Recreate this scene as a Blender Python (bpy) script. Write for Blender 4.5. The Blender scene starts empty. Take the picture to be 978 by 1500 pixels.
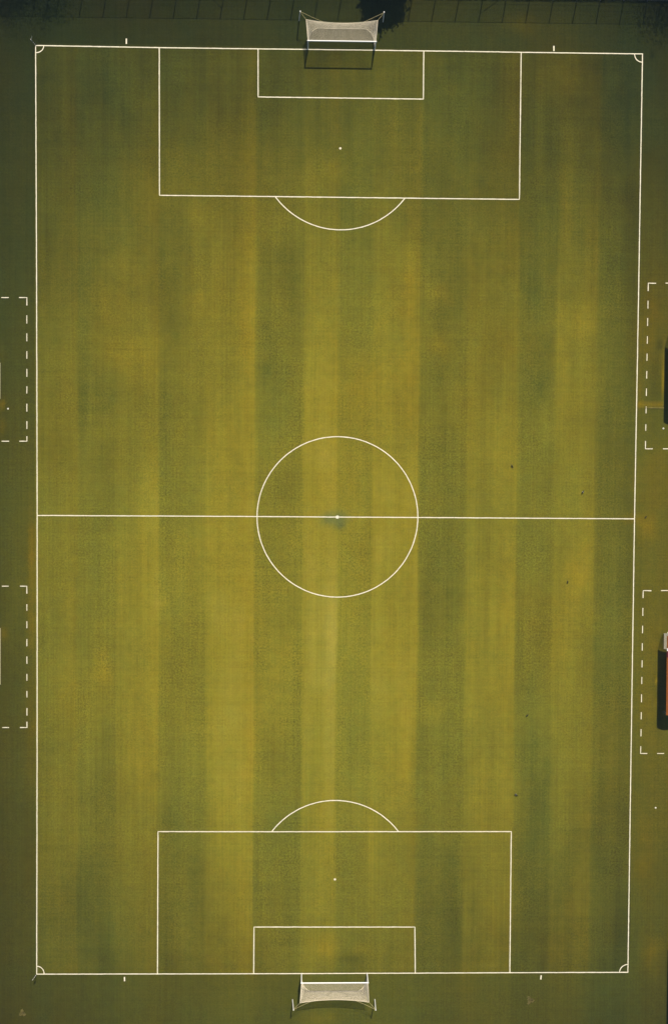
import bpy, bmesh, math, random
import numpy as np
from mathutils import Vector, Matrix, Euler

random.seed(7); rng = np.random.default_rng(11)
sc = bpy.context.scene
COL = sc.collection

# ------------------------------------------------------------------ camera
CAM = np.array([-3.14145, 4.68866, 129.87038]); ROT = (-0.03172, -0.02108, 0.00683); FPX = 1684.943
cam_d = bpy.data.cameras.new('camera'); cam = bpy.data.objects.new('camera', cam_d); COL.objects.link(cam)
cam.location = CAM; cam.rotation_euler = Euler(ROT, 'XYZ')
cam_d.sensor_fit = 'VERTICAL'; cam_d.sensor_height = 24.0; cam_d.lens = FPX/1500*24.0
cam_d.clip_start = 1.0; cam_d.clip_end = 6000
sc.camera = cam

# ------------------------------------------------------------------ sky, sun, exposure
SUNV = Vector((0.36, 2.09, 2.5)).normalized()            # towards the sun, read off the goal's shadow
elev = math.asin(SUNV.z); azim = math.atan2(SUNV.x, SUNV.y)
w = bpy.data.worlds.new('World'); sc.world = w; w.use_nodes = True
nt = w.node_tree; bg = nt.nodes['Background']
sky = nt.nodes.new('ShaderNodeTexSky'); sky.sky_type = 'NISHITA'; sky.sun_disc = False
sky.sun_elevation = elev; sky.sun_rotation = azim
nt.links.new(sky.outputs[0], bg.inputs[0]); bg.inputs[1].default_value = 0.07
sl = bpy.data.lights.new('sun', 'SUN'); sl.energy = 4.6; sl.angle = math.radians(0.5); sl.color = (1.0, 0.90, 0.74)
so = bpy.data.objects.new('sun', sl); COL.objects.link(so)
so.rotation_euler = SUNV.to_track_quat('Z', 'Y').to_euler()
so.location = (20, 90, 140)
sc.view_settings.view_transform = 'Standard'; sc.view_settings.look = 'None'
sc.view_settings.exposure = 0.35; sc.view_settings.gamma = 1.0; sc.view_settings.use_curve_mapping = False
sc.render.engine = 'CYCLES'

# ------------------------------------------------------------------ photo pixel <-> place
Rm = np.array(Euler(ROT, 'XYZ').to_matrix())
def U(px, py, z=0.0):
    d = Rm @ np.array([(px-489)/FPX, -(py-750)/FPX, -1.0])
    t = (z-CAM[2])/d[2]
    p = CAM + t*d
    return Vector((p[0], p[1], z))
def to_px(X, Y, Z=0.0):
    q = np.stack([X-CAM[0], Y-CAM[1], np.full_like(X, Z)-CAM[2]], -1) @ Rm
    return 489+FPX*q[..., 0]/-q[..., 2], 750-FPX*q[..., 1]/-q[..., 2]
SHX, SHY = -SUNV.x/SUNV.z, -SUNV.y/SUNV.z                # shadow shift per metre of height

def lin(c):
    c = np.asarray(c, float)/255.0
    return np.where(c <= .04045, c/12.92, ((c+.055)/1.055)**2.4)

# ------------------------------------------------------------------ materials
def mat(name, col, rough=.7, noise=0.0, nscale=8.0, metal=0.0, spec=.3, bump=0.0):
    m = bpy.data.materials.new(name); m.use_nodes = True
    n = m.node_tree.nodes; l = m.node_tree.links; b = n['Principled BSDF']
    b.inputs['Roughness'].default_value = rough; b.inputs['Metallic'].default_value = metal
    b.inputs['Specular IOR Level'].default_value = spec
    tc = n.new('ShaderNodeTexCoord'); nz = n.new('ShaderNodeTexNoise'); nz.inputs['Scale'].default_value = nscale
    nz.inputs['Detail'].default_value = 5
    l.new(tc.outputs['Object'], nz.inputs['Vector'])
    cr = n.new('ShaderNodeValToRGB')
    cr.color_ramp.elements[0].position = .3; cr.color_ramp.elements[1].position = .7
    lo = [max(0, c*(1-noise)) for c in col]; hi = [min(1, c*(1+noise*.6)) for c in col]
    cr.color_ramp.elements[0].color = (*lo, 1); cr.color_ramp.elements[1].color = (*hi, 1)
    l.new(nz.outputs['Fac'], cr.inputs['Fac']); l.new(cr.outputs['Color'], b.inputs['Base Color'])
    if bump:
        bp = n.new('ShaderNodeBump'); bp.inputs['Strength'].default_value = bump; bp.inputs['Distance'].default_value = .02
        l.new(nz.outputs['Fac'], bp.inputs['Height']); l.new(bp.outputs['Normal'], b.inputs['Normal'])
    return m

def mat_turf():
    m = bpy.data.materials.new('turf'); m.use_nodes = True
    n = m.node_tree.nodes; l = m.node_tree.links; b = n['Principled BSDF']
    b.inputs['Roughness'].default_value = .95; b.inputs['Specular IOR Level'].default_value = .08
    at = n.new('ShaderNodeAttribute'); at.attribute_name = 'turf'
    sp = n.new('ShaderNodeAttribute'); sp.attribute_name = 'speck'
    tc = n.new('ShaderNodeTexCoord')
    def noise(sx, sy, scale, detail, rough=.6):
        mp = n.new('ShaderNodeMapping'); mp.inputs['Scale'].default_value = (sx, sy, 1)
        l.new(tc.outputs['Object'], mp.inputs['Vector'])
        t = n.new('ShaderNodeTexNoise'); t.inputs['Scale'].default_value = scale
        t.inputs['Detail'].default_value = detail; t.inputs['Roughness'].default_value = rough
        l.new(mp.outputs[0], t.inputs['Vector']); return t.outputs['Fac']
    def math_(op, a, c):
        q = n.new('ShaderNodeMath'); q.operation = op
        for i, v in enumerate((a, c)):
            if isinstance(v, (int, float)): q.inputs[i].default_value = v
            else: l.new(v, q.inputs[i])
        return q.outputs[0]
    def centred(f, amp): return math_('MULTIPLY', math_('SUBTRACT', f, .5), amp)
    grain = centred(noise(1, 1, 5.0, 5, .85), 3.9)                 # tufts, 0.2 m and finer
    grain = math_('MULTIPLY', grain, sp.outputs['Fac'])
    mid = centred(noise(1, 1, 1.1, 5, .65), .42)                    # metre-sized patches
    st_v = centred(noise(4.5, .05, 1.0, 4, .7), .55)               # mower lines along the pitch
    st_h = centred(noise(.05, 4.0, 1.0, 4, .7), .32)               # and across it
    tot = math_('ADD', math_('ADD', grain, mid), math_('ADD', st_v, st_h))
    fac = math_('ADD', tot, 1.0)
    mul = n.new('ShaderNodeMix'); mul.data_type = 'RGBA'; mul.blend_type = 'MULTIPLY'; mul.inputs[0].default_value = 1
    l.new(at.outputs['Color'], mul.inputs[6])
    cc = n.new('ShaderNodeCombineColor')
    hue = centred(noise(1, 1, .8, 5, .7), .26)                   # dry / lush flicker of hue
    l.new(math_('ADD', fac, hue), cc.inputs[0]); l.new(fac, cc.inputs[1]); l.new(math_('SUBTRACT', fac, math_('MULTIPLY', hue, .8)), cc.inputs[2])
    l.new(cc.outputs[0], mul.inputs[7])
    l.new(mul.outputs[2], b.inputs['Base Color'])
    bp = n.new('ShaderNodeBump'); bp.inputs['Strength'].default_value = .35; bp.inputs['Distance'].default_value = .04
    l.new(noise(1, 1, 9, 4, .7), bp.inputs['Height']); l.new(bp.outputs['Normal'], b.inputs['Normal'])
    return m

def mat_paint():
    m = mat('line_paint', (.74, .69, .54), .9, .12, 3.0, spec=.1)
    n = m.node_tree.nodes; l = m.node_tree.links; b = n['Principled BSDF']
    src = b.inputs['Base Color'].links[0].from_socket
    tc = n.new('ShaderNodeTexCoord'); nz = n.new('ShaderNodeTexNoise'); nz.inputs['Scale'].default_value = 7; nz.inputs['Detail'].default_value = 6
    nz.inputs['Roughness'].default_value = .7
    l.new(tc.outputs['Object'], nz.inputs['Vector'])
    cr = n.new('ShaderNodeValToRGB'); cr.color_ramp.elements[0].position = .56; cr.color_ramp.elements[1].position = .74
    l.new(nz.outputs['Fac'], cr.inputs['Fac'])
    mx = n.new('ShaderNodeMix'); mx.data_type = 'RGBA'
    l.new(cr.outputs['Color'], mx.inputs[0]); l.new(src, mx.inputs[6]); mx.inputs[7].default_value = (.22, .20, .085, 1)
    l.new(mx.outputs[2], b.inputs['Base Color'])
    return m

def mat_clear():
    m = bpy.data.materials.new('clear_plastic'); m.use_nodes = True
    n = m.node_tree.nodes; l = m.node_tree.links; b = n['Principled BSDF']
    b.inputs['Base Color'].default_value = (.55, .56, .54, 1); b.inputs['Roughness'].default_value = .25
    tr = n.new('ShaderNodeBsdfTransparent'); tr.inputs[0].default_value = (.9, .92, .92, 1)
    nz = n.new('ShaderNodeTexNoise'); nz.inputs['Scale'].default_value = 3
    mr = n.new('ShaderNodeMapRange'); mr.inputs['To Min'].default_value = .72; mr.inputs['To Max'].default_value = .9
    l.new(nz.outputs['Fac'], mr.inputs['Value'])
    mx = n.new('ShaderNodeMixShader'); l.new(mr.outputs[0], mx.inputs[0])
    l.new(b.outputs[0], mx.inputs[1]); l.new(tr.outputs[0], mx.inputs[2]); l.new(mx.outputs[0], n['Material Output'].inputs[0])
    return m

def mat_leaf(name, c0, c1):
    m = mat(name, c0, .8, 0, 2.0, spec=.15)
    n = m.node_tree.nodes; l = m.node_tree.links
    for e, c in zip([x for x in n if x.type == 'VALTORGB'][0].color_ramp.elements, (c0, c1)): e.color = (*c, 1)
    return m

M = {
 'turf': mat_turf(), 'paint': mat_paint(), 'clear': mat_clear(),
 'white': mat('white_gloss_paint', (.80, .80, .78), .35, .06, 6, spec=.5),
 'net': mat('net_cord', (.82, .72, .54), .9, .10, 9, spec=.1),
 'rope': mat('rope', (.50, .43, .22), .9, .15, 12, spec=.1),
 'polegrey': mat('pole_white', (.68, .67, .63), .5, .12, 6, spec=.3),
 'dark': mat('dark_metal', (.035, .037, .04), .5, .2, 10, spec=.4),
 'galv': mat('galvanised_steel', (.28, .29, .29), .5, .2, 14, metal=.6),
 'orange': mat('orange_roof', (.24, .07, .005), .55, .2, 4, spec=.3),
 'maroon': mat('maroon_panel', (.10, .01, .012), .55, .2, 4, spec=.3),
 'signwhite': mat('sign_white', (.72, .68, .66), .5, .12, 6),
 'concrete': mat('concrete', (.50, .44, .32), .9, .25, 5, spec=.15, bump=.3),
 'seat': mat('seat_plastic', (.40, .09, .012), .4, .1, 5, spec=.4),
 'container': mat('container_steel', (.035, .045, .045), .5, .25, 3, spec=.4),
 'soil': mat('soil', (.07, .065, .02), .95, .3, 5, spec=.05, bump=.5),
 'straw': mat_leaf('dry_straw', (.10, .09, .022), (.30, .25, .085)),
 'leaf': mat_leaf('tree_leaves', (.025, .045, .012), (.07, .10, .025)),
 'hedge': mat_leaf('hedge_leaves', (.022, .038, .014), (.05, .075, .022)),
 'bark': mat('bark', (.10, .075, .05), .95, .4, 9, spec=.1, bump=.6),
 'feather': mat('black_feathers', (.012, .012, .014), .45, .3, 20, spec=.4),
 'featherw': mat('white_feathers', (.70, .69, .65), .7, .1, 20),
 'beak': mat('beak', (.03, .028, .025), .4, .1, 20),
 'flag': mat('flag_cloth', (.66, .62, .48), .85, .12, 9),
 'marker': mat('marker_plastic', (.78, .76, .68), .45, .06, 9),
}

# ------------------------------------------------------------------ mesh helpers
def link(name, me, parent=None, loc=None):
    o = bpy.data.objects.new(name, me); COL.objects.link(o)
    if parent is not None: o.parent = parent
    if loc is not None: o.location = loc
    return o
def obj(name, bm, m, parent=None, loc=None, smooth=False):
    me = bpy.data.meshes.new(name); bm.to_mesh(me); bm.free(); me.materials.append(M[m])
    if smooth:
        for p in me.polygons: p.use_smooth = True
    return link(name, me, parent, loc)
def pyd(name, v, f, m, parent=None, loc=None, smooth=False):
    me = bpy.data.meshes.new(name); me.from_pydata(v, [], f); me.materials.append(M[m]); me.update()
    if smooth:
        for p in me.polygons: p.use_smooth = True
    return link(name, me, parent, loc)
def tag(o, label, cat=None, group=None, kind=None):
    if label: o['label'] = label
    if cat: o['category'] = cat
    if group: o['group'] = group
    if kind: o['kind'] = kind
    return o
def empty(name, loc, label, cat, group=None, rz=0):
    o = bpy.data.objects.new(name, None); COL.objects.link(o); o.location = loc; o.rotation_euler = (0, 0, rz)
    o.empty_display_size = .3
    return tag(o, label, cat, group)
def box(bm, lo, hi):
    lo, hi = Vector(lo), Vector(hi)
    v = [bm.verts.new((x, y, z)) for z in (lo.z, hi.z) for y in (lo.y, hi.y) for x in (lo.x, hi.x)]
    for f in ((0,2,3,1),(4,5,7,6),(0,1,5,4),(2,6,7,3),(0,4,6,2),(1,3,7,5)): bm.faces.new([v[i] for i in f])
def tube(bm, pts, r, n=8, r1=None, cap=True):
    pts = [Vector(p) for p in pts]; rings = []
    for i, p in enumerate(pts):
        d = (pts[min(i+1, len(pts)-1)]-pts[max(i-1, 0)]).normalized()
        a = d.orthogonal().normalized()
        if abs(d.z) < .99: a = d.cross(Vector((0, 0, 1))).normalized()
        c = d.cross(a)
        rr = r if r1 is None else r+(r1-r)*i/(len(pts)-1)
        rings.append([bm.verts.new(p+(a*math.cos(t)+c*math.sin(t))*rr) for t in [2*math.pi*k/n for k in range(n)]])
    for A, B in zip(rings, rings[1:]):
        for k in range(n): bm.faces.new((A[k], A[(k+1) % n], B[(k+1) % n], B[k]))
    if cap: bm.faces.new(rings[0][::-1]); bm.faces.new(rings[-1])
def lathe(bm, prof, n=16, c=(0, 0)):
    rings = [[bm.verts.new((c[0]+r*math.cos(2*math.pi*k/n), c[1]+r*math.sin(2*math.pi*k/n), z)) for k in range(n)] for r, z in prof]
    for A, B in zip(rings, rings[1:]):
        for k in range(n): bm.faces.new((A[k], A[(k+1) % n], B[(k+1) % n], B[k]))

# ------------------------------------------------------------------ the ground: one sheet, turf colour from wear, mowing and painted-in lens falloff
K = np.array([1.64, 1.50, 1.34])        # sunlit linear value per unit of albedo
XS = np.concatenate([-np.geomspace(1500, 46, 14), np.arange(-42, 42.01, .25), np.geomspace(46, 1500, 14)])
YS = np.concatenate([-np.geomspace(1500, 66, 14), np.arange(-62, 62.01, .5), np.geomspace(66, 1500, 14)])
GX, GY = np.meshgrid(XS, YS)
PX, PY = to_px(np.clip(GX, -44, 44), np.clip(GY, -64, 64))

def grid_lookup(cx, cy, tab, X, Y):
    cx, cy, tab = map(lambda a: np.asarray(a, float), (cx, cy, tab))
    def ax(c, v):
        i = np.clip(np.searchsorted(c, v)-1, 0, len(c)-2); t = np.clip((v-c[i])/(c[i+1]-c[i]), 0, 1)
        return i, t
    i, t = ax(cx, X); j, s = ax(cy, Y)
    return (tab[j, i]*(1-t)+tab[j, i+1]*t)*(1-s)+(tab[j+1, i]*(1-t)+tab[j+1, i+1]*t)*s
def vnoise(X, Y, sx, sy, seed, octv=3):
    out = np.zeros_like(X); a = 1; tot = 0
    for o in range(octv):
        r = np.random.default_rng(seed+o).random((128, 128))
        x = X/sx*2**o+37.3*o; y = Y/sy*2**o+11.7*o
        xi = np.floor(x).astype(int); yi = np.floor(y).astype(int); fx = x-xi; fy = y-yi
        fx = fx*fx*(3-2*fx); fy = fy*fy*(3-2*fy)
        g = lambda p, q: r[q % 128, p % 128]
        out += a*((g(xi, yi)*(1-fx)+g(xi+1, yi)*fx)*(1-fy)+(g(xi, yi+1)*(1-fx)+g(xi+1, yi+1)*fx)*fy)
        tot += a; a *= .5
    return out/tot*2-1

# turf tone inside the touchlines: worn dry centre, lusher ends, lens falloff painted into the corners
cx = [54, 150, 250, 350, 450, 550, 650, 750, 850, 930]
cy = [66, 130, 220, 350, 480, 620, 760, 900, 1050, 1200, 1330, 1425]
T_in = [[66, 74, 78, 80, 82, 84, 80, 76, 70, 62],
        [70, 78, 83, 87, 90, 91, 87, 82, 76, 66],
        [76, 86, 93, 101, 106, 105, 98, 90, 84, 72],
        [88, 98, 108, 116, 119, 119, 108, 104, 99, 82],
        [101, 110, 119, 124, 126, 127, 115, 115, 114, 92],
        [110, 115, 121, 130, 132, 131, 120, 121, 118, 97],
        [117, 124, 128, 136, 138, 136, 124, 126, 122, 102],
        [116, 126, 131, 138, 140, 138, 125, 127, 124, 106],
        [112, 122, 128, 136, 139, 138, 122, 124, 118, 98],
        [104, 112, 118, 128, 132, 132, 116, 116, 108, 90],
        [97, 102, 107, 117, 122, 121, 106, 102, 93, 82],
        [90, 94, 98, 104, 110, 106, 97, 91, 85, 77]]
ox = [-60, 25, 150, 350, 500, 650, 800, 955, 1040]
oy = [-60, 45, 200, 450, 700, 850, 1050, 1300, 1420, 1462, 1560]  # rough grass tone, with corner falloff and top-edge fence shade painted in
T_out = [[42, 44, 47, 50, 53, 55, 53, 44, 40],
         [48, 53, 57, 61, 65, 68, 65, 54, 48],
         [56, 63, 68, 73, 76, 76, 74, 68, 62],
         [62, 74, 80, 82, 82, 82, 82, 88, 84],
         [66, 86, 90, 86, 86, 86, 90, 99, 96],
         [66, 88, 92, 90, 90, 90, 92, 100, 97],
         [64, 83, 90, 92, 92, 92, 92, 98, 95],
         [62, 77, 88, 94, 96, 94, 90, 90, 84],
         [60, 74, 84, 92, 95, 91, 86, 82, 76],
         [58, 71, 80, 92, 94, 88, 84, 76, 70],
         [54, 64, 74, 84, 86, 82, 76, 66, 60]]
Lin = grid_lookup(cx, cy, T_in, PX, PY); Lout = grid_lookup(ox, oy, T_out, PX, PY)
# mowing stripes, edges read along the lower half of the pitch
E_px = [54, 115, 170, 232, 301, 372, 442, 492, 541, 610, 678, 752, 806, 867, 920]
E_x = [U(p, 1120).x for p in E_px]
amp = np.array([.3, -.7, .55, -.8, .75, -1.0, .75, -.75, .8, -1.0, .75, -.85, .4, -.8])
stripe = np.zeros_like(GX); widx = np.zeros_like(GX)
for a, x0, x1 in zip(amp, E_x, E_x[1:]):
    wob = .12*vnoise(GY*0+x0, GY, 1, 9, 5)
    k = np.clip((GX-x0+wob)/.35+.5, 0, 1)*np.clip((x1-GX+wob)/.35+.5, 0, 1)
    stripe += a*k
    widx += k*np.clip((GX-x0)/(x1-x0), 0, 1)          # 0..1 across a pass
sgain = grid_lookup([0, 978], [60, 300, 420, 700, 1000, 1300, 1425], [[.15]*2, [.35]*2, [.7]*2, [.85]*2, [1.0]*2, [.85]*2, [.7]*2], PX, PY)
sgain = np.clip(sgain*(1+.9*vnoise(GX, GY, 6, 16, 91, 3)), .05, 2)*grid_lookup([54, 232, 372, 930], [0, 1500], [[.7, .85, 1.05, 1.05]]*2, PX, PY)
sgain *= 1-.6*np.clip((400-PX)/60, 0, 1)*np.clip((720-PY)/60, 0, 1)
inside = ((GX > -33.85) & (GX < 33.85) & (GY > -52.35) & (GY < 52.35)).astype(float)
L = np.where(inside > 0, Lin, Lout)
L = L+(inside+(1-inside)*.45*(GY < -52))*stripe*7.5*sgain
dry = inside*(.25+.15*stripe)+(1-inside)*(.1+.45*np.clip((PX-930)/20, 0, 1)*np.clip((PY-200)/200, 0, 1)+.5*np.clip((60-PX)/20, 0, 1)*np.clip((PY-500)/300, 0, 1))
# yellowish far edge of each pale pass
L += inside*(stripe > .2)*(widx**3)*5*sgain; dry += inside*(stripe > .2)*(widx**2)*.45
# patchy wear
L += inside*(8.5*vnoise(GX, GY, 6, 9, 21, 4)+4.5*vnoise(GX, GY, 2.6, 3.6, 22, 3)+3.4*vnoise(GX, GY, 1.6, 3.2, 33, 3)+5.5*vnoise(GX, GY, .9, 14, 61, 3)+4.5*vnoise(GX, GY, 2.4, 26, 63, 2)+2.4*vnoise(GX, GY, 9, .9, 62, 2))+(1-inside)*(4.0*vnoise(GX, GY, 5, 5, 41, 4))
dry += .85*vnoise(GX, GY, 8, 12, 51, 4)+.35*vnoise(GX, GY, 1.5, 5, 53, 3)
def blob(px, py, rx, ry, dl, dd):
    global L, dry
    g = np.exp(-((PX-px)/rx)**2-((PY-py)/ry)**2)
    g = g*np.clip(1+.9*vnoise(GX, GY, 1.4, 1.8, int(px*7+py) % 9999, 3), 0, 2)
    L = L+dl*g; dry = dry+dd*g
for a in [(150,445,26,34,9,.6),(190,525,32,30,9,.6),(285,450,16,44,11,.6),(365,570,12,90,8,.6),(258,478,16,26,-9,-.3),
          (125,585,12,40,-9,-.4),(205,432,22,18,-7,-.3),(392,540,16,70,-8,-.3),(242,610,14,50,-8,-.3),(600,500,10,200,7,.5),
          (645,432,20,16,9,.5),(640,505,24,16,8,.5),(820,520,12,90,11,.6),(850,470,18,26,8,.5),(790,565,16,24,-9,-.4),
          (770,430,16,40,-7,-.3),(237,882,9,9,12,.6),(152,985,16,34,9,.8),(366,1100,10,70,7,.6),(593,1100,10,80,8,.6),
          (640,1042,28,20,8,.6),(845,842,16,26,8,.6),(478,1388,24,18,9,.8),(525,1392,14,12,7,.7),(512,1404,22,7,-12,.2),
          (540,1240,10,60,6,.5),(415,560,14,40,-6,-.2),(520,560,22,60,5,.5),(365,430,12,60,8,.5),(290,315,16,30,7,.4),
          (480,260,40,30,5,.4),(500,100,30,16,6,.4),(640,90,24,14,5,.4),(660,130,16,20,5,.3),(812,110,26,30,9,.5),(830,320,10,60,8,.5),
          (930,760,22,8,10,1.2),(945,775,14,16,12,1.2),(955,700,30,50,4,.7),(950,480,24,80,5,.8),(950,1000,20,80,6,.9),
          (955,1400,18,26,12,1.0),(940,1250,16,60,6,.8),(48,900,7,110,13,1.3),(47,800,6,60,8,1.2),(48,1090,9,60,9,1.0),(20,1010,16,40,-4,0),
          (4,592,5,7,16,1.4),(3,625,5,12,10,1.4),(4,520,5,14,8,.8),(6,930,6,10,12,.9),
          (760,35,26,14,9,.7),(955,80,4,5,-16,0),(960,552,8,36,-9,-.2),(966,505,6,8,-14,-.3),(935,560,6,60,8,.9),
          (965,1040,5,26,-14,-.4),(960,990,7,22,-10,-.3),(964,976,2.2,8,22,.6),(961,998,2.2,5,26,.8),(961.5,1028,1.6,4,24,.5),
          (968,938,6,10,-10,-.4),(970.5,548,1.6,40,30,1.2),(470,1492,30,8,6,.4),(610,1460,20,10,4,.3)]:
    blob(*a)
# the dull re-sown patch on the centre spot
cool = np.exp(-(((PX-489)/21)**2+((PY-760)/12)**2)**1.5)*np.clip(1+.5*vnoise(GX, GY, 1, 1, 88), 0, 1.4); L -= 18*cool
g = np.exp(-(((PX-499)/6)**2+((PY-771)/5)**2)); L -= 14*g; cool += .5*g
# bare earth strip leading to the bench
pth = ((PX > 934) & (PX < 972) & (PY > 587.5) & (PY < 596.8)).astype(float)*(.75+.25*vnoise(GX, GY, .9, .6, 77))
L += pth*30; dry += pth*2.4
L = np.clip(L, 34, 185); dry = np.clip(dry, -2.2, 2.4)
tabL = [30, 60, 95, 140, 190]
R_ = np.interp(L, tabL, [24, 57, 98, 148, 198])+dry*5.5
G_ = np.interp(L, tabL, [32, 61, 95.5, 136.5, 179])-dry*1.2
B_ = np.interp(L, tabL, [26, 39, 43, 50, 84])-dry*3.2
R_ = R_-14*cool; B_ = B_+19*cool
HAZE_ADD = np.array([.0045, .0075, .0135])     # lift from the added haze, taken off the turf colour
RGB = np.maximum(lin(np.stack([R_, G_, np.clip(B_, 14, 255)], -1))-HAZE_ADD, [.006, .008, .005])/K
speck = np.clip(1+.8*vnoise(GX, GY, 2.2, 4, 301, 3), .3, 2)*np.where(inside > 0, .44-.20*np.clip(stripe*sgain, -1, 1), .34)
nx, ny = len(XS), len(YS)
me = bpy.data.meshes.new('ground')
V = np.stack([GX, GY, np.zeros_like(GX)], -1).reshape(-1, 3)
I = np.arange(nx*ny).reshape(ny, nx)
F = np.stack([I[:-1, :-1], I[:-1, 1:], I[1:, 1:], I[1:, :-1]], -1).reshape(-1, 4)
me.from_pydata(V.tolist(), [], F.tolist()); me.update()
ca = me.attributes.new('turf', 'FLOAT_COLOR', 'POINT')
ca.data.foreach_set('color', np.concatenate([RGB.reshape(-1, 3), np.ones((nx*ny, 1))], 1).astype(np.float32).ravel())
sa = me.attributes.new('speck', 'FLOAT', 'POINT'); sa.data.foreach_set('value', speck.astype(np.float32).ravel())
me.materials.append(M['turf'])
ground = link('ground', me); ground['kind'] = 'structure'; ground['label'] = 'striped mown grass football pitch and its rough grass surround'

# ------------------------------------------------------------------ painted markings (sheets a few mm above the turf, parts of the ground)
ZL = [0.006]
def strip(name, pts, label=None, w=.105, closed=False, step=.35):
    ZL[0] += .0012
    P = [Vector((p[0], p[1], 0)) for p in pts]; fine = []
    segs = list(zip(P, P[1:]+(P[:1] if closed else [])))[:len(P) if closed else len(P)-1]
    for a, c in segs:
        k = max(1, int((c-a).length/step))
        fine += [a.lerp(c, i/k) for i in range(k)]
    if not closed: fine.append(P[-1])
    v = []; f = []; nF = len(fine)
    for i, p in enumerate(fine):
        a = fine[(i-1) % nF] if closed or i else p; c = fine[(i+1) % nF] if closed or i < nF-1 else p
        d = (c-a).normalized(); nrm = Vector((-d.y, d.x, 0))
        wob = random.gauss(0, .003)
        v.append(p+nrm*(w/2+wob+random.gauss(0, .004))+Vector((0, 0, ZL[0]))); v.append(p-nrm*(w/2-wob+random.gauss(0, .004))+Vector((0, 0, ZL[0])))
    for i in range(nF if closed else nF-1):
        j = (i+1) % nF; f.append((2*i, 2*i+1, 2*j+1, 2*j))
    o = pyd(name, v, f, 'paint', ground)
    if label: o['label'] = label
    return o
def pl(*pp): return [U(*p) for p in pp]
strip('touchline', pl((52.6,66.2),(54.0,405),(54.9,755),(54.8,1105),(54.2,1427.5)), 'white touchline on the side of the small benches')
strip('touchline', pl((940.2,78.6),(933.6,480),(928.5,760),(923.4,1105),(918.8,1424.6)), 'white touchline on the side of the orange shelter')
strip('goal_line', pl((52.2,66.6),(233.5,69.8),(378,71.6),(451,72.4),(550,73.6),(700,75.6),(762.7,76.6),(940.2,79.0)), 'white goal line at the fenced end')
strip('goal_line', pl((53.8,1426.9),(231,1426.6),(441,1426.1),(608,1425.4),(746,1424.8),(919,1424.2)), 'white goal line at the open end')
strip('halfway_line', pl((54.9,755.0),(377,756.6),(494,757.4),(611,758.0),(928.5,760.0)), 'white halfway line')
strip('penalty_area_line', pl((233.5,70),(233.8,286.1),(403,288),(592,290.2),(760.1,292.1),(762.7,76.8)), 'white penalty area outline at the fenced end')
strip('penalty_area_line', pl((230.9,1426.6),(231.7,1218.1),(398,1218.3),(583,1218.2),(748.2,1218.1),(746.1,1424.9)), 'white penalty area outline at the open end')
strip('goal_area_line', pl((378,71.6),(378.1,142.0),(500,143.6),(619.7,145.2),(620.2,74.6)), 'white goal area outline at the fenced end')
strip('goal_area_line', pl((371.6,1426.2),(372.1,1357.9),(490,1357.9),(607.2,1357.9),(607.8,1425.4)), 'white goal area outline at the open end')
cc_ = U(494.2, 757.4)
strip('center_circle', [(cc_.x+9.07*math.cos(t), cc_.y+9.07*math.sin(t)) for t in np.linspace(0, 2*math.pi, 160, endpoint=False)], 'white centre circle', closed=True)
def arc(a, b_, c):           # through three photo points
    A, B, C = U(*a), U(*b_), U(*c)
    D = 2*(A.x*(B.y-C.y)+B.x*(C.y-A.y)+C.x*(A.y-B.y))
    sq = [q.x**2+q.y**2 for q in (A, B, C)]
    ux = (sq[0]*(B.y-C.y)+sq[1]*(C.y-A.y)+sq[2]*(A.y-B.y))/D; uy = (sq[0]*(C.x-B.x)+sq[1]*(A.x-C.x)+sq[2]*(B.x-A.x))/D
    r = math.hypot(A.x-ux, A.y-uy); t = [math.atan2(q.y-uy, q.x-ux) for q in (A, B, C)]
    t = list(np.unwrap(t))
    return [(ux+r*math.cos(q), uy+r*math.sin(q)) for q in np.linspace(t[0], t[2], 50)]
strip('penalty_arc', arc((403.5,288.6),(496.6,336.7),(592.5,290.6)), 'white arc on the penalty area at the fenced end')
strip('penalty_arc', arc((398.3,1217.8),(493.5,1172.5),(583,1217.8)), 'white arc on the penalty area at the open end')
for c, s, t in (((52.8,66.7),(64.6,66.9),(53,77.2)), ((940,79.1),(928.6,78.9),(939.4,91)), ((54.2,1426.9),(65.1,1426.7),(54.5,1415.3)), ((918.8,1424.2),(906.6,1424.3),(918.9,1412.6))):
    C, A, B = U(*c), U(*s), U(*t)
    r = (A-C).length; r2 = (B-C).length; ea = (A-C).normalized(); eb = (B-C).normalized()
    strip('corner_arc', [C+ea*(r*math.cos(q))+eb*(r2*math.sin(q)) for q in np.linspace(0, math.pi/2, 10)], w=.095)
for a, c in (((185.4,56.6),(185.4,64.4)), ((810.4,67.3),(810.6,75.0)), ((182.6,1430.9),(182.7,1437.2)), ((791.9,1428.5),(791.3,1434.6))):
    strip('corner_distance_mark', pl(a, c), w=.15)
def spot(name, px, py, r, label=None):
    ZL[0] += .0012; c = U(px, py); bm = bmesh.new()
    bm.faces.new([bm.verts.new((c.x+(r+random.gauss(0, .012))*math.cos(t), c.y+(r+random.gauss(0, .012))*math.sin(t), ZL[0])) for t in np.linspace(0, 2*math.pi, 18, endpoint=False)])
    o = obj(name, bm, 'paint', ground)
    if label: o['label'] = label
spot('center_spot', 494, 757.4, .19, 'white centre spot on the halfway line')
spot('penalty_spot', 498.2, 217.4, .125, 'white penalty spot at the fenced end'); spot('penalty_spot', 490.4, 1288, .125, 'white penalty spot at the open end')
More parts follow.
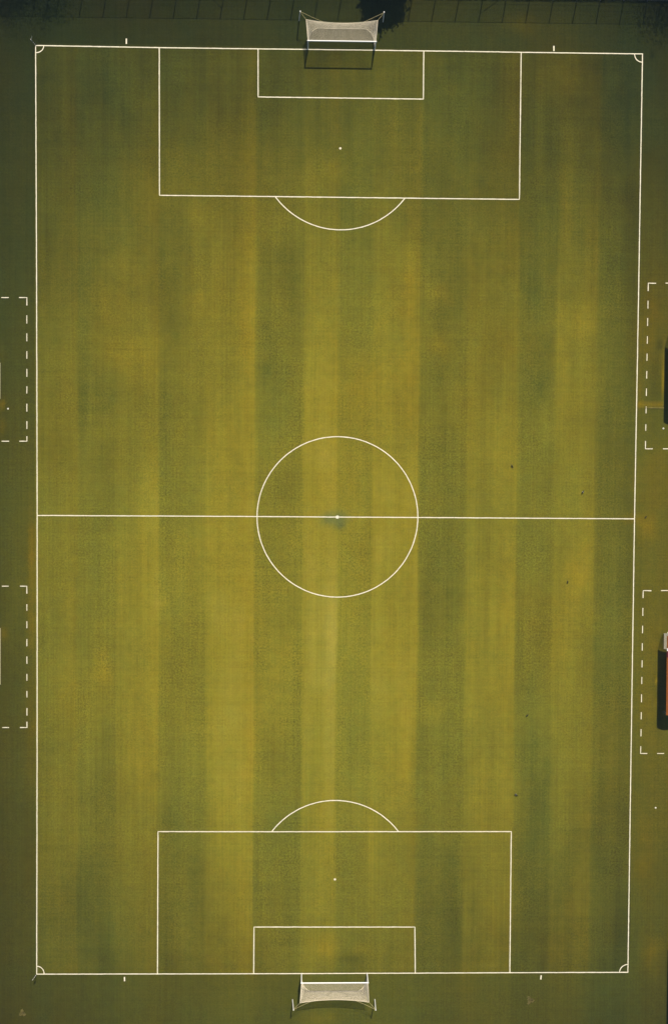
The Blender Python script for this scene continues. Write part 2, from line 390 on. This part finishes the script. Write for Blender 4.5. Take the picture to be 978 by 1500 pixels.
def tech(cx0, cy0, cx1, cy1, dashes, l0, l1, h0, h1, hx):
    fx = lambda y: cx0+(cx1-cx0)*(y-cy0)/(cy1-cy0)
    n = 'technical_area_dash'
    strip(n, pl((h0[0], cy0+.3*(h0[0] > cx0)), (cx0, cy0), (fx(l0), l0)), w=.10)
    strip(n, pl((fx(l1), l1), (cx1, cy1), (h0[1], cy1)), w=.10)
    for a, c in dashes: strip(n, pl((fx(a), a), (fx(c), c)), w=.09)
    for (a, c), y in zip(h1, (cy0, cy1)): strip(n, pl((a, y), (c, y)), w=.09)
tech(948.6,414.8,944.3,657.4,[(440.5,452),(466,477.5),(492.5,503.5),(518,528.5),(543.5,554.5),(569,580),(595.5,605.5),(621.5,631)],426.4,646,(960,955),((973.8,985),(970,981)),0)
tech(941,865,937.3,1103.5,[(890.5,902),(916.5,927.5),(942,953),(967,977.5),(991.5,1002),(1017,1028.5),(1043,1053.5),(1068,1078.5)],876,1093,(953,947),((967,978),(961.5,971.5)),0)
tech(40,436,40,646.3,[(462,474),(488.5,500),(514.5,525.5),(540.5,552),(566,576.5),(591.5,603),(617,628.5)],447.5,639,(28.5,29),((2.5,13.5),(3,14)),0)
tech(40,858.5,40.2,1065.5,[(885,894.5),(910,920),(936,946.5),(961.5,972),(987,997),(1012,1021.5),(1037,1048)],869.5,1057,(30,30),((3.5,13.5),(4,14)),0)
o = strip('worn_edge', pl((944,597.4),(971.5,597.6)), w=.07); o.data.materials[0] = M['straw']

# ------------------------------------------------------------------ goals with box nets
def net_panel(P, nu, nv, r, name, parent, skip_edges=False):
    """P(u,v)->Vector, cords along both directions as thin square cords"""
    bm = bmesh.new()
    for i in range(nu+1):
        u = i/nu; tube(bm, [P(u, j/(nv//2)) for j in range(nv//2+1)], r, 4, cap=False)
    for j in range(nv+1):
        v = j/nv; k = max(6, nu//5); tube(bm, [P(i/k, v) for i in range(k+1)], r, 4, cap=False)
    return obj(name, bm, 'net', parent)
def goal(bl, br, sgn, back_l, back_r, sagm, depth_b, label, seed):
    """bl, br post bases; sgn = +1: net lies towards +y.  back_l/back_r the net's upper back corners (3-D)"""
    rr = random.Random(seed)
    g = empty('football_goal', (bl+br)/2, label, 'goal', 'football goals')
    O = (bl+br)/2; L_ = lambda p: Vector(p)-O
    H = 2.44+.06; R = .065
    for b_ in (bl, br):
        bm = bmesh.new(); tube(bm, [L_(b_), L_(b_)+Vector((0, 0, H+.04))], R, 12); obj('post', bm, 'white', g, smooth=False)
    tl = L_(bl)+Vector((0, 0, H)); tr = L_(br)+Vector((0, 0, H)); ex = (tr-tl).normalized()
    bm = bmesh.new(); tube(bm, [tl-ex*.075, tr+ex*.075], .072, 12); obj('crossbar', bm, 'white', g)
    bL, bR = L_(back_l), L_(back_r); ny = Vector((0, sgn, 0))
    def backtop(u):                       # taut between the corners, pulled in and down by its own weight
        s = 4*u*(1-u); p = bL.lerp(bR, u); return p-ny*sagm*s-Vector((0, 0, .10*s))
    gl, gr = L_(bl)+ny*depth_b+ex*.42, L_(br)+ny*depth_b-ex*.42; gl.z = gr.z = .03
    def backbot(u):                       # pegged to the turf, rounded at the corners
        p = gl.lerp(gr, u); e = min(u, 1-u)*(gr-gl).length
        c = max(0, 1-e/.55); return p-ny*(.42*c*c)+Vector((0, 0, .0))
    def roof(u, v):
        a = tl.lerp(tr, u)+ny*.05; b_ = backtop(u); p = a.lerp(b_, v)
        return p-Vector((0, 0, (.10*math.sin(math.pi*v)*min(1, 8*u*(1-u))+.02*math.sin(u*23+v*5))))
    def back(u, v):
        p = backtop(u).lerp(backbot(u), v); return p+ny*(.07*math.sin(math.pi*v)+.04*math.sin(u*14)*math.sin(math.pi*v))
    def side(which):
        def f(u, v):
            e = 0 if which == 0 else 1
            top = roof(e, u); bb = backbot(e); pb = L_((bl, br)[e]); pb.z = .03
            s = math.sin(math.pi*u)
            bot = pb.lerp(bb, u); bot -= ex*((bb-pb).dot(ex)*(u-u**3))
            return top.lerp(bot, v)
        return f
    cr = .0076
    net_panel(roof, 62, 18, cr, 'net_roof', g); net_panel(back, 62, 20, cr, 'net_back', g)
    for wh in (0, 1): net_panel(side(wh), 18, 20, cr, 'net_side', g)
    bm = bmesh.new()
    tube(bm, [backtop(i/24) for i in range(25)], .022, 6); obj('net_cord', bm, 'net', g)
    for wh in (0, 1):
        bm = bmesh.new(); tube(bm, [roof(wh, i/8) for i in range(9)], .022, 6); obj('net_cord', bm, 'net', g)
    bm = bmesh.new(); tube(bm, [side(0)(i/6, 1) for i in range(7)]+[backbot(i/24) for i in range(1, 24)]+[side(1)(1-i/6, 1) for i in range(7)], .018, 6); obj('net_hem', bm, 'net', g)
    return g, lambda u: O+backtop(u)
def net_pole(base, top, label, ties):
    p = empty('net_support_pole', base, label, 'pole', 'net support poles behind the goals')
    bm = bmesh.new(); d = top-base; tube(bm, [Vector((0, 0, 0)), d], .055, 10); obj('pole', bm, 'polegrey', p)
    bm = bmesh.new(); tube(bm, [d*.985, d*1.02], .066, 10); obj('cap', bm, 'polegrey', p)
    for t in ties:
        e = t-base; mid = (d*.97+e)/2-Vector((0, 0, .06))
        bm = bmesh.new(); tube(bm, [d*.97, mid, e], .014, 5); obj('guy_rope', bm, 'rope', p)
    return p
HB = 2.42
g1, bt1 = goal(U(451,72.0), U(548.4,73.4), 1, U(448.3,28.6,HB), U(553,29.8,HB), .30, 2.30, 'white football goal with box net at the end by the fence', 1)
g2, bt2 = goal(U(441.6,1426.0), U(537.2,1425.6), -1, U(439.4,1469.2,HB), U(540.2,1468.2,HB), .28, 2.05, 'white football goal with box net at the end without a fence', 2)
net_pole(U(437.9,30.2), U(439.7,16.6,2.55), 'white net pole behind the goal by the fence, farther from the tree shadow', [bt1(0), bt1(.24)])
net_pole(U(560.6,32.0), U(562.3,17.8,2.55), 'white net pole behind the goal by the fence, at the edge of the tree shadow', [bt1(1), bt1(.80)])
net_pole(U(428.4,1464.3), U(429.8,1479.4,2.5), 'white net pole at the open end, on the small bench side of the goal', [bt2(0), bt2(.17)])
net_pole(U(548.7,1464.0), U(550.0,1479.4,2.5), 'white net pole at the open end, on the orange shelter side of the goal', [bt2(1), bt2(.81)])

# ------------------------------------------------------------------ corner flag poles
def corner_pole(base, top, label):
    p = empty('corner_flag', base, label, 'corner flag', 'corner flag poles'); d = top-base
    for i in range(7):
        bm = bmesh.new(); tube(bm, [d*(i/7), d*((i+1)/7)], .035, 8); obj('pole_band', bm, ('dark', 'polegrey')[i % 2 if i < 5 else 1], p)
    bm = bmesh.new(); s = d.normalized(); q = Vector((s.y, -s.x, 0)).normalized()
    pts = [d*.99+q*(.11*k)-Vector((0, 0, .28*j))+Vector((0, .05*math.sin(k*1.6+j), 0)) for j in range(2) for k in range(5)]
    vs = [bm.verts.new(x) for x in pts]
    for k in range(4): bm.faces.new((vs[k], vs[k+1], vs[k+6], vs[k+5]))
    bmesh.ops.solidify(bm, geom=bm.faces[:], thickness=.006)
    obj('flag', bm, 'flag', p)
corner_pole(U(52.6,66.2), U(45.2,57.6,1.6), 'striped corner flag pole at the small bench side of the fenced end')
corner_pole(U(53.6,1427.8), U(48.0,1435.6,1.5), 'striped corner flag pole at the small bench side of the open end')

# ------------------------------------------------------------------ team shelters
def shelter(front_a, front_b, into, label, h0, slab_front, blocks, nseat):
    """front_a/front_b: ground points under the two ends of the roof's front lip; into: unit vector from the front to the back"""
    ey = (front_b-front_a).normalized(); Ln = (front_b-front_a).length
    ang = math.atan2(ey.y, ey.x)
    s = empty('team_shelter', front_a, label, 'shelter', 'team shelters along the touchlines', ang)
    flip = 1 if Vector((-ey.y, ey.x, 0)).dot(into) > 0 else -1
    D = 1.9
    prof = [(0, h0), (.25, h0+.16), (.6, h0+.32), (1.0, h0+.38), (1.4, h0+.28), (1.7, h0), (1.85, h0-.5), (1.9, .9), (1.9, .1)]
    Pm = lambda a, x: Vector((x, a[0]*flip, a[1]))
    # roof = the first six profile points, back = the rest
    def shell(i0, i1, x0, x1, t, off, name, m, parent):
        bm = bmesh.new(); top = []; bot = []
        for a in prof[i0:i1]:
            A = Vector((0, a[0]*flip, a[1]))
            top.append((bm.verts.new((x0, A.y, A.z+off)), bm.verts.new((x1, A.y, A.z+off))))
            bot.append((bm.verts.new((x0, A.y, A.z+off-t)), bm.verts.new((x1, A.y, A.z+off-t))))
        for A, B in zip(top, top[1:]): bm.faces.new((A[0], A[1], B[1], B[0]))
        for A, B in zip(bot, bot[1:]): bm.faces.new((A[1], A[0], B[0], B[1]))
        for e in (0, 1):
            for a, b_, c, d in zip(top, top[1:], bot, bot[1:]): bm.faces.new((a[e], b_[e], d[e], c[e]))
        for e in (0, -1): bm.faces.new((top[e][0], top[e][1], bot[e][1], bot[e][0]))
        bmesh.ops.recalc_face_normals(bm, faces=bm.faces[:])
        return obj(name, bm, m, parent)
    npan = max(2, round(Ln/1.5)); pw = Ln/npan
    for i in range(npan):
        r_ = shell(0, 6, i*pw+(.006 if i else 0), (i+1)*pw-.006, .03, 0, 'roof_panel', 'orange', s)
        shell(5, 9, i*pw+(.006 if i else 0), (i+1)*pw-.006, .02, -.035, 'back_panel', 'clear', s)
    for (x0, x1, i0, i1, mm) in blocks: shell(i0, i1, x0*Ln, x1*Ln, .012, .016, 'roof_sign', mm, s)
    for e in (0, 1):                                    # end panels of clear plastic, curved like the shell
        bm = bmesh.new(); x = .02 if e == 0 else Ln-.02
        out = [Vector((x, a[0]*flip, a[1]-.05)) for a in prof]+[Vector((x, .25*flip, .1)), Vector((x, .06*flip, .9))]
        bm.faces.new([bm.verts.new(q) for q in out]); bmesh.ops.solidify(bm, geom=bm.faces[:], thickness=.012)
        obj('side_panel', bm, 'clear', s)
    for i in range(npan+1):
        x = min(max(i*pw, .05), Ln-.05); bm = bmesh.new()
        tube(bm, [Vector((x, a[0]*flip, a[1]-.075)) for a in prof[::1]], .03, 6); obj('frame_hoop', bm, 'galv', s)
    bm = bmesh.new(); box(bm, (0.05, min(1.2*flip, 1.6*flip), .38), (Ln-.05, max(1.2*flip, 1.6*flip), .43)); obj('bench_rail', bm, 'galv', s)
    for k in range(nseat):
        x = (k+.5)*Ln/nseat; bm = bmesh.new(); sd = [(1.12, .47), (1.2, .44), (1.5, .44), (1.58, .52), (1.66, .80)]
        for a, b_ in zip(sd, sd[1:]):
            vs = [bm.verts.new((x+e*.2, q[0]*flip, q[1])) for q in (a, b_) for e in (-1, 1)]
            bm.faces.new((vs[0], vs[1], vs[3], vs[2]))
        bmesh.ops.remove_doubles(bm, verts=bm.verts[:], dist=.001); bmesh.ops.solidify(bm, geom=bm.faces[:], thickness=.03)
        obj('seat', bm, 'seat', s)
    bm = bmesh.new(); y0, y1 = sorted((slab_front*flip, 2.15*flip)); box(bm, (-.12, y0, 0), (Ln+.12, y1, .09)); obj('slab', bm, 'concrete', s)
    return s
def lip(px, py, z): p = U(px, py, z); p.z = 0; return p
hz = 2.3
EX = Vector((1, 0, 0))
shelter(lip(976.1,931.5,hz), lip(974.8,1047.8,hz), EX, 'orange roofed team shelter with white and maroon panels on its roof', hz, .72,
        [(.0,.20,3,6,'signwhite'),(.155,.19,0,3,'signwhite'),(.19,.27,0,3,'maroon'),(.68,.79,1,4,'signwhite')], 16)
pa = U(971.6, 927.8); pb = U(984, 951); bm = bmesh.new()
for i in range(2):
    y0 = pa.y+(pb.y-pa.y)*i/2; y1 = pa.y+(pb.y-pa.y)*(i+1)/2-(-.012)
    bx = bmesh.new(); box(bx, (0, y1-pb.y, 0), (pb.x-pa.x, y0-pb.y, .06)); bmesh.ops.bevel(bx, geom=bx.edges[:], offset=.008, segments=1)
    if i == 0: pv = empty('paving_slab', (pa.x, pb.y, 0), 'pale concrete paving at the end of the orange roofed shelter', 'paving')
    obj('slab', bx, 'concrete', pv)
h2 = 2.3
c_t = U(972.6,509); c_b = U(971.0,619)
shelter(Vector((c_t.x-SHX*h2, c_t.y-SHY*h2, 0)), Vector((c_b.x-SHX*h2, c_b.y-SHY*h2, 0)), EX, 'team shelter beside the bare earth strip, seen by its long dark shadow', h2, .35, [(.4,.6,1,5,'signwhite')], 16)
for (xa, ya, xb, yb, lb) in ((1.0, 533, .9, 582.5, 'pale concrete edged team bench shelter by the white disc'), (1.25, 921.5, 1.15, 1001, 'pale concrete edged team bench shelter by the ochre worn touchline')):
    a, b_ = U(xa, ya), U(xb, yb)
    shelter(a-EX*.42, b_-EX*.42, -EX, lb, 2.2, -.42, [(.3,.7,1,5,'signwhite')], 8 if yb < 700 else 10)

# ------------------------------------------------------------------ storage container at the edge of the bottom corner
ch = 2.4; e0 = U(976.6, 1392); e1 = U(976.6, 1530)
cx0 = e0.x-SHX*ch+.02; cyt = e0.y-SHY*ch*.9
ct = empty('storage_container', (cx0, cyt, 0), 'dark steel storage container beside the rough grass', 'container')
bm = bmesh.new(); zz = [.12, ch-.12]; Lc = 12.19; prof = []
k = 0; y = 0.0
while y < Lc-.3:
    for dy, dx in ((0, 0), (.10, 0), (.15, .035), (.25, .035)): prof.append((dx, -(y+dy)))
    y += .30
prof.append((0, -Lc))
for sx in (0, 1):
    pp = [(p[0] if sx == 0 else 2.44-p[0], p[1]) for p in prof]
    vs = [[bm.verts.new((p[0], p[1], z)) for p in pp] for z in zz]
    for i in range(len(pp)-1): bm.faces.new((vs[0][i], vs[0][i+1], vs[1][i+1], vs[1][i]))
obj('side_wall', bm, 'container', ct)
bm = bmesh.new(); box(bm, (.0, -Lc, ch-.12), (2.44, 0, ch)); obj('roof', bm, 'container', ct)
bm = bmesh.new(); box(bm, (.0, -Lc, 0), (2.44, 0, .12)); obj('floor_frame', bm, 'container', ct)
for yy in (0, -Lc):
    bm = bmesh.new(); box(bm, (.06, yy-.03, .12), (1.21, yy+.03, ch-.12)); d_ = obj('door', bm, 'container', ct)
    bm = bmesh.new(); tube(bm, [(1.05, yy+.05*(1 if yy == 0 else -1), .2), (1.05, yy+.05*(1 if yy == 0 else -1), ch-.2)], .02, 6); obj('lock_bar', bm, 'galv', d_)
    bm = bmesh.new(); box(bm, (1.23, yy-.03, .12), (2.38, yy+.03, ch-.12)); obj('door', bm, 'container', ct)
for xx in (0, 2.38):
    for yy in (-.06, -Lc):
        bm = bmesh.new(); box(bm, (xx-.012, yy-.012, .0), (xx+.072, yy+.072, ch+.01)); obj('corner_post', bm, 'container', ct)

# ------------------------------------------------------------------ ball stop fence behind the goal
FH = 3.1
def fbase(px):
    s = U(px, 23.8+px*12.3/978); return Vector((s.x-SHX*FH, s.y-SHY*FH, 0))
ks = list(range(-2, 32)); posts = [fbase(13.2+34.35*k) for k in ks]
fe = empty('ball_stop_fence', posts[0], 'tall wire mesh ball stop fence behind the goal, throwing post shadows on the grass', 'fence')
O = posts[0]; fd = (posts[-1]-posts[0]).normalized(); bay = (posts[1]-posts[0]).length
bm = bmesh.new(); tube(bm, [(0, 0, 0), (0, 0, FH)], .05, 8); lathe(bm, [(.068, FH-.02), (.05, FH+.03), (.0005, FH+.05)], 8); pm = obj('post', bm, 'galv', fe)
for p in posts[1:]:
    q = pm.copy(); COL.objects.link(q); q.location = p-O
ang = math.atan2(fd.y, fd.x)
bm = bmesh.new()
for i in range(1, 22): x = i*bay/22; tube(bm, [(x, 0, .05), (x, 0, FH-.03)], .0045, 3, cap=False)
for j in range(1, 26): z = .05+j*(FH-.08)/26; tube(bm, [(.03, 0, z), (bay-.03, 0, z)], .0045, 3, cap=False)
mp = obj('mesh_panel', bm, 'galv', fe); mp.rotation_euler.z = ang
for p in posts[1:-1]:
    q = mp.copy(); COL.objects.link(q); q.location = p-O
for z, r in ((FH, .024), (1.45, .013), (.7, .011)):
    bm = bmesh.new(); tube(bm, [(0, 0, z), (posts[-1]-O)+Vector((0, 0, z))], r, 6); obj('rail' if z > 3 else 'tension_wire', bm, 'galv', fe)
for k, z, off in ((9, 1.75, -1.7), (20, 2.0, 2.05)):
    p = posts[k+2]-O; bm = bmesh.new(); tube(bm, [p+Vector((0, .02, z)), p+fd*off+Vector((0, .02, 0))], .03, 6); obj('brace', bm, 'galv', fe)

# ------------------------------------------------------------------ foliage
def leaf_cloud(pts, size, r, nmul=1):
    v = []; f = []
    for p in pts:
        n = Vector((r.gauss(0, 1), r.gauss(0, 1), r.gauss(0, 1)+.6)).normalized(); a = n.orthogonal().normalized(); a.rotate(Matrix.Rotation(r.uniform(0, 6.28), 3, n)); c = n.cross(a)
        s = size*r.uniform(.6, 1.4); i = len(v)
        v += [p-a*s, p+c*s*.45, p+a*s, p-c*s*.45]; f.append((i, i+1, i+2, i+3))
    return v, f
def tree(base, H, R, label, seed, dens=1.0, cone=0.0, spread=.5, leaf=.19, group='trees behind the fence'):
    r = random.Random(seed); t = empty('tree', base, label, 'tree', group)
    bm = bmesh.new(); tr = .045*H/2
    tube(bm, [(0, 0, -.1), (.05, .03, H*.2), (-.04, .06, H*.45), (.03, 0, H*.8)], tr, 9, tr*.25)
    limbs = []
    for k in range(9):
        a = k*2.4+r.uniform(-.3, .3); z = H*(.28+.055*k); e = Vector((math.cos(a)*R*.75, math.sin(a)*R*.75, z+H*.16))
        tube(bm, [Vector((0, 0, z)), e*.5+Vector((0, 0, z*.5-.02*H)), e], tr*.4, 6, tr*.1); limbs.append(e)
    obj('trunk', bm, 'bark', t)
    cl = []
    for k in range(int(70*dens)):
        z = r.random(); rad = R*(math.sin(math.pi*(.12+.80*z))**.7)*(1-cone*z)
        a = r.uniform(0, 6.28); q = rad*math.sqrt(r.random())
        cl.append((Vector((math.cos(a)*q, math.sin(a)*q, H*(.26+.72*z))), R*r.uniform(.16, .34)))
    pts = []
    for c, s in cl:
        for _ in range(150): 
            d = Vector((r.gauss(0, 1), r.gauss(0, 1), r.gauss(0, .8))); pts.append(c+d*s*spread)
    v, f = leaf_cloud(pts, leaf, r); pyd('crown', v, f, 'leaf', t)
    return t
def tree_for_shadow(px, py, H, R, *a, **k):          # the tree whose tip's shadow falls at this photo point
    s = U(px, py); return tree(Vector((s.x-SHX*H, s.y-SHY*H, 0)), H, R, *a, **k)
tree_for_shadow(557, 27.0, 8.0, 2.45, 'round leafy tree behind the fence whose dark shadow reaches the goal net pole', 3, 3.0)
tree_for_shadow(70, 19, 8.5, 3.0, 'thin leafy tree behind the fence near the corner of the striped flag pole', 4, .5, spread=1.5, leaf=.075)
tree_for_shadow(12, 13, 9.0, 3.2, 'leafy tree beyond the fence past the striped flag pole corner', 5, 1.0, spread=1.5, leaf=.075)
tree_for_shadow(965, 30, 9.0, 3.6, 'thin leafy tree behind the hedge near the corner without a flag pole', 6, 1.2, spread=1.5, leaf=.075)
# clipped hedge along the fence
r = random.Random(9); hh = .95
p0, p1 = U(622, 1.0), U(1030, 7.2); a = Vector((p0.x-SHX*hh, p0.y-SHY*hh, 0)); b_ = Vector((p1.x-SHX*hh, p1.y-SHY*hh, 0))
he = empty('hedge', a, 'low dark clipped hedge at the foot of the fence', 'hedge'); d = b_-a; nrm = Vector((-d.y, d.x, 0)).normalized()
pts = []
for _ in range(26000):
    u = r.random(); z = hh*(r.random()**.6)+.06*math.sin(u*60)*r.random(); pts.append(d*u+nrm*(r.random()*.9)+Vector((0, 0, z)))
v, f = leaf_cloud(pts, .075, r); pyd('foliage', v, f, 'hedge', he)
for k in range(40):
    u = (k+.5)/40; bm = bmesh.new(); q = d*u+nrm*.45
    tube(bm, [q, q+Vector((r.uniform(-.1, .1), r.uniform(-.1, .1), hh*.85))], .03, 6, .012); obj('stem', bm, 'bark', he)

# ------------------------------------------------------------------ dry clumps in the rough grass
def clump(px, py, R, n, label, seed):
    r = random.Random(seed); c = U(px, py); t = empty('grass_clump', c, label, 'grass clump', 'dry clumps behind the goal line')
    v = []; f = []
    for _ in range(n):
        a = r.uniform(0, 6.28); q = R*math.sqrt(r.random())*(.6+.4*math.sin(3*a+seed)); p = Vector((math.cos(a)*q, math.sin(a)*q*1.1, 0))
        dr = Vector((r.gauss(0, .5), r.gauss(0, .5), 1)).normalized(); h = r.uniform(.06, .22); s = Vector((-dr.y, dr.x, 0)).normalized()*.012 if dr.xy.length else Vector((.012, 0, 0))
        i = len(v); v += [p-s, p+s, p+dr*h*.6+Vector((0, 0, 0))+s*.6, p+dr*h+Vector((dr.x, dr.y, -.3))*h*.5]; f += [(i, i+1, i+2), (i, i+2, i+3)]
    pyd('blades', v, f, 'straw', t)
    bm = bmesh.new()
    rings = [[bm.verts.new((math.cos(q)*R*s*(1+.15*math.sin(2*q+seed)+.14*math.sin(5*q)+.1*math.sin(7*q+seed)), math.sin(q)*R*s*1.1*(1+.15*math.sin(2*q+seed)+.14*math.sin(5*q)), z)) for q in np.linspace(0, 2*math.pi, 22, endpoint=False)] for s, z in ((.62, .004), (.42, .03), (.2, .04))]
    for A, B in zip(rings, rings[1:]):
        for k in range(22): bm.faces.new((A[k], A[(k+1) % 22], B[(k+1) % 22], B[k]))
    bm.faces.new(rings[-1]); obj('earth', bm, 'soil', t)
clump(33.5, 1484, .42, 700, 'straw coloured clump of dead grass near the striped flag pole at the open end', 3)
clump(776, 1465, .48, 800, 'straw coloured clump of dead grass behind the short white corner mark', 8)

# ------------------------------------------------------------------ white discs and birds
def disc(px, py, label):
    c = U(px, py); o = bmesh.new(); lathe(o, [(.10, 0), (.098, .012), (.075, .045), (.045, .062), (.028, .062), (.024, .05), (.05, .038), (.09, .004)], 18)
    d_ = obj('marker_disc', o, 'marker', None, c); tag(d_, label, 'marker disc', 'white marker discs')
disc(12.2, 598.8, 'small white marker disc in front of the pale concrete bench')
disc(970.8, 627.8, 'small white marker disc beside the shelter shadow by the earth strip')
disc(959.4, 1183.4, 'small white marker disc alone on the rough grass beyond the touchline')
def bird(px, py, rz, sc_, white, label):
    c = U(px, py); t = empty('bird', c, label, 'bird', 'birds on the pitch', rz); s = sc_
    # one continuous body: tail, trunk, neck, head
    secs = [(-.24, .135, .030, .006), (-.16, .140, .032, .014), (-.10, .150, .045, .045), (-.03, .155, .062, .065), (.04, .165, .060, .064), (.09, .190, .043, .048), (.125, .225, .032, .034), (.155, .245, .034, .035), (.185, .245, .026, .027), (.20, .243, .010, .010)]
    bm = bmesh.new(); rings = []
    for x, z, wy, wz in secs: rings.append([bm.verts.new((x*s, wy*s*math.cos(q), (z+wz*math.sin(q))*s)) for q in np.linspace(0, 2*math.pi, 10, endpoint=False)])
    for A, B in zip(rings, rings[1:]):
        for k in range(10): bm.faces.new((A[k], A[(k+1) % 10], B[(k+1) % 10], B[k]))
    bm.faces.new(rings[0][::-1]); bm.faces.new(rings[-1]); obj('body', bm, 'feather', t, smooth=True)
    for e in (-1, 1):
        bm = bmesh.new(); pr = [(.06, .185), (-.02, .20), (-.12, .185), (-.22, .15), (-.10, .135), (.0, .13)]
        bm.faces.new([bm.verts.new((x*s, e*(.060+.012*math.sin(i*1.3))*s, z*s)) for i, (x, z) in enumerate(pr)])
        bmesh.ops.solidify(bm, geom=bm.faces[:], thickness=.014*s); obj('wing', bm, 'feather', t)
        bm = bmesh.new(); tube(bm, [(.0, e*.028*s, .105*s), (.012*s, e*.03*s, .05*s), (-.005*s, e*.03*s, .004*s)], .007*s, 5)
        for q in (-.5, 0, .5): tube(bm, [(-.005*s, e*.03*s, .006*s), (.035*s, (e*.03+q*.05)*s, .004*s)], .004*s, 4)
        obj('leg', bm, 'beak', t)
    bm = bmesh.new(); tube(bm, [(.195*s, 0, .243*s), (.245*s, 0, .232*s)], .011*s, 6, .002*s); obj('beak', bm, 'beak', t)
    if white:
        bm = bmesh.new(); lathe(bm, [(.001, .0), (.05*s, .018*s), (.058*s, .05*s), (.04*s, .075*s)], 10)
        bmesh.ops.translate(bm, verts=bm.verts[:], vec=(.05*s, 0, .098*s)); obj('breast', bm, 'featherw', t)
        for e in (-1, 1):
            bm = bmesh.new(); box(bm, (-.05*s, min(e*.070, e*.078)*s, .165*s), (.05*s, max(e*.070, e*.078)*s, .197*s)); obj('wing_patch', bm, 'featherw', t)
bird(749.0, 682.6, 2.2, 0.92, False, 'black bird alone on the grass between the centre circle and the dark shelter shadow')
bird(852.4, 720.6, 1.0, 1.09, True, 'black and white bird close to the halfway line, inside the touchline')
bird(830.2, 852.0, 1.5, 0.97, False, 'black bird on a yellowish patch of grass, just past the halfway line')
bird(771.2, 1047.6, .8, 0.92, False, 'black bird level with the end of the orange roofed shelter')
bird(754.8, 1163.6, 2.6, 1.03, True, 'black and white bird near the corner of the open end penalty area')
bird(944.6, 757.2, .9, 0.87, False, 'black bird on worn ochre ground outside the touchline at the halfway line')

# ------------------------------------------------------------------ thin haze volume, added to lift the dark shadows towards blue
bm = bmesh.new(); box(bm, (-1510, -1510, -1.0), (1510, 1510, 134.0))
hzm = bpy.data.materials.new('haze_lift'); hzm.use_nodes = True
n = hzm.node_tree.nodes; n.remove(n['Principled BSDF']); pv_ = n.new('ShaderNodeVolumePrincipled')
pv_.inputs['Color'].default_value = (.45, .72, 1.0, 1); pv_.inputs['Density'].default_value = 1.5e-4; pv_.inputs['Anisotropy'].default_value = 0.0
hzm.node_tree.links.new(pv_.outputs[0], n['Material Output'].inputs['Volume'])
M['haze'] = hzm; hb = obj('haze', bm, 'haze'); hb['kind'] = 'stuff'; hb['label'] = 'thin bluish haze added over the pitch to lift the shadows'
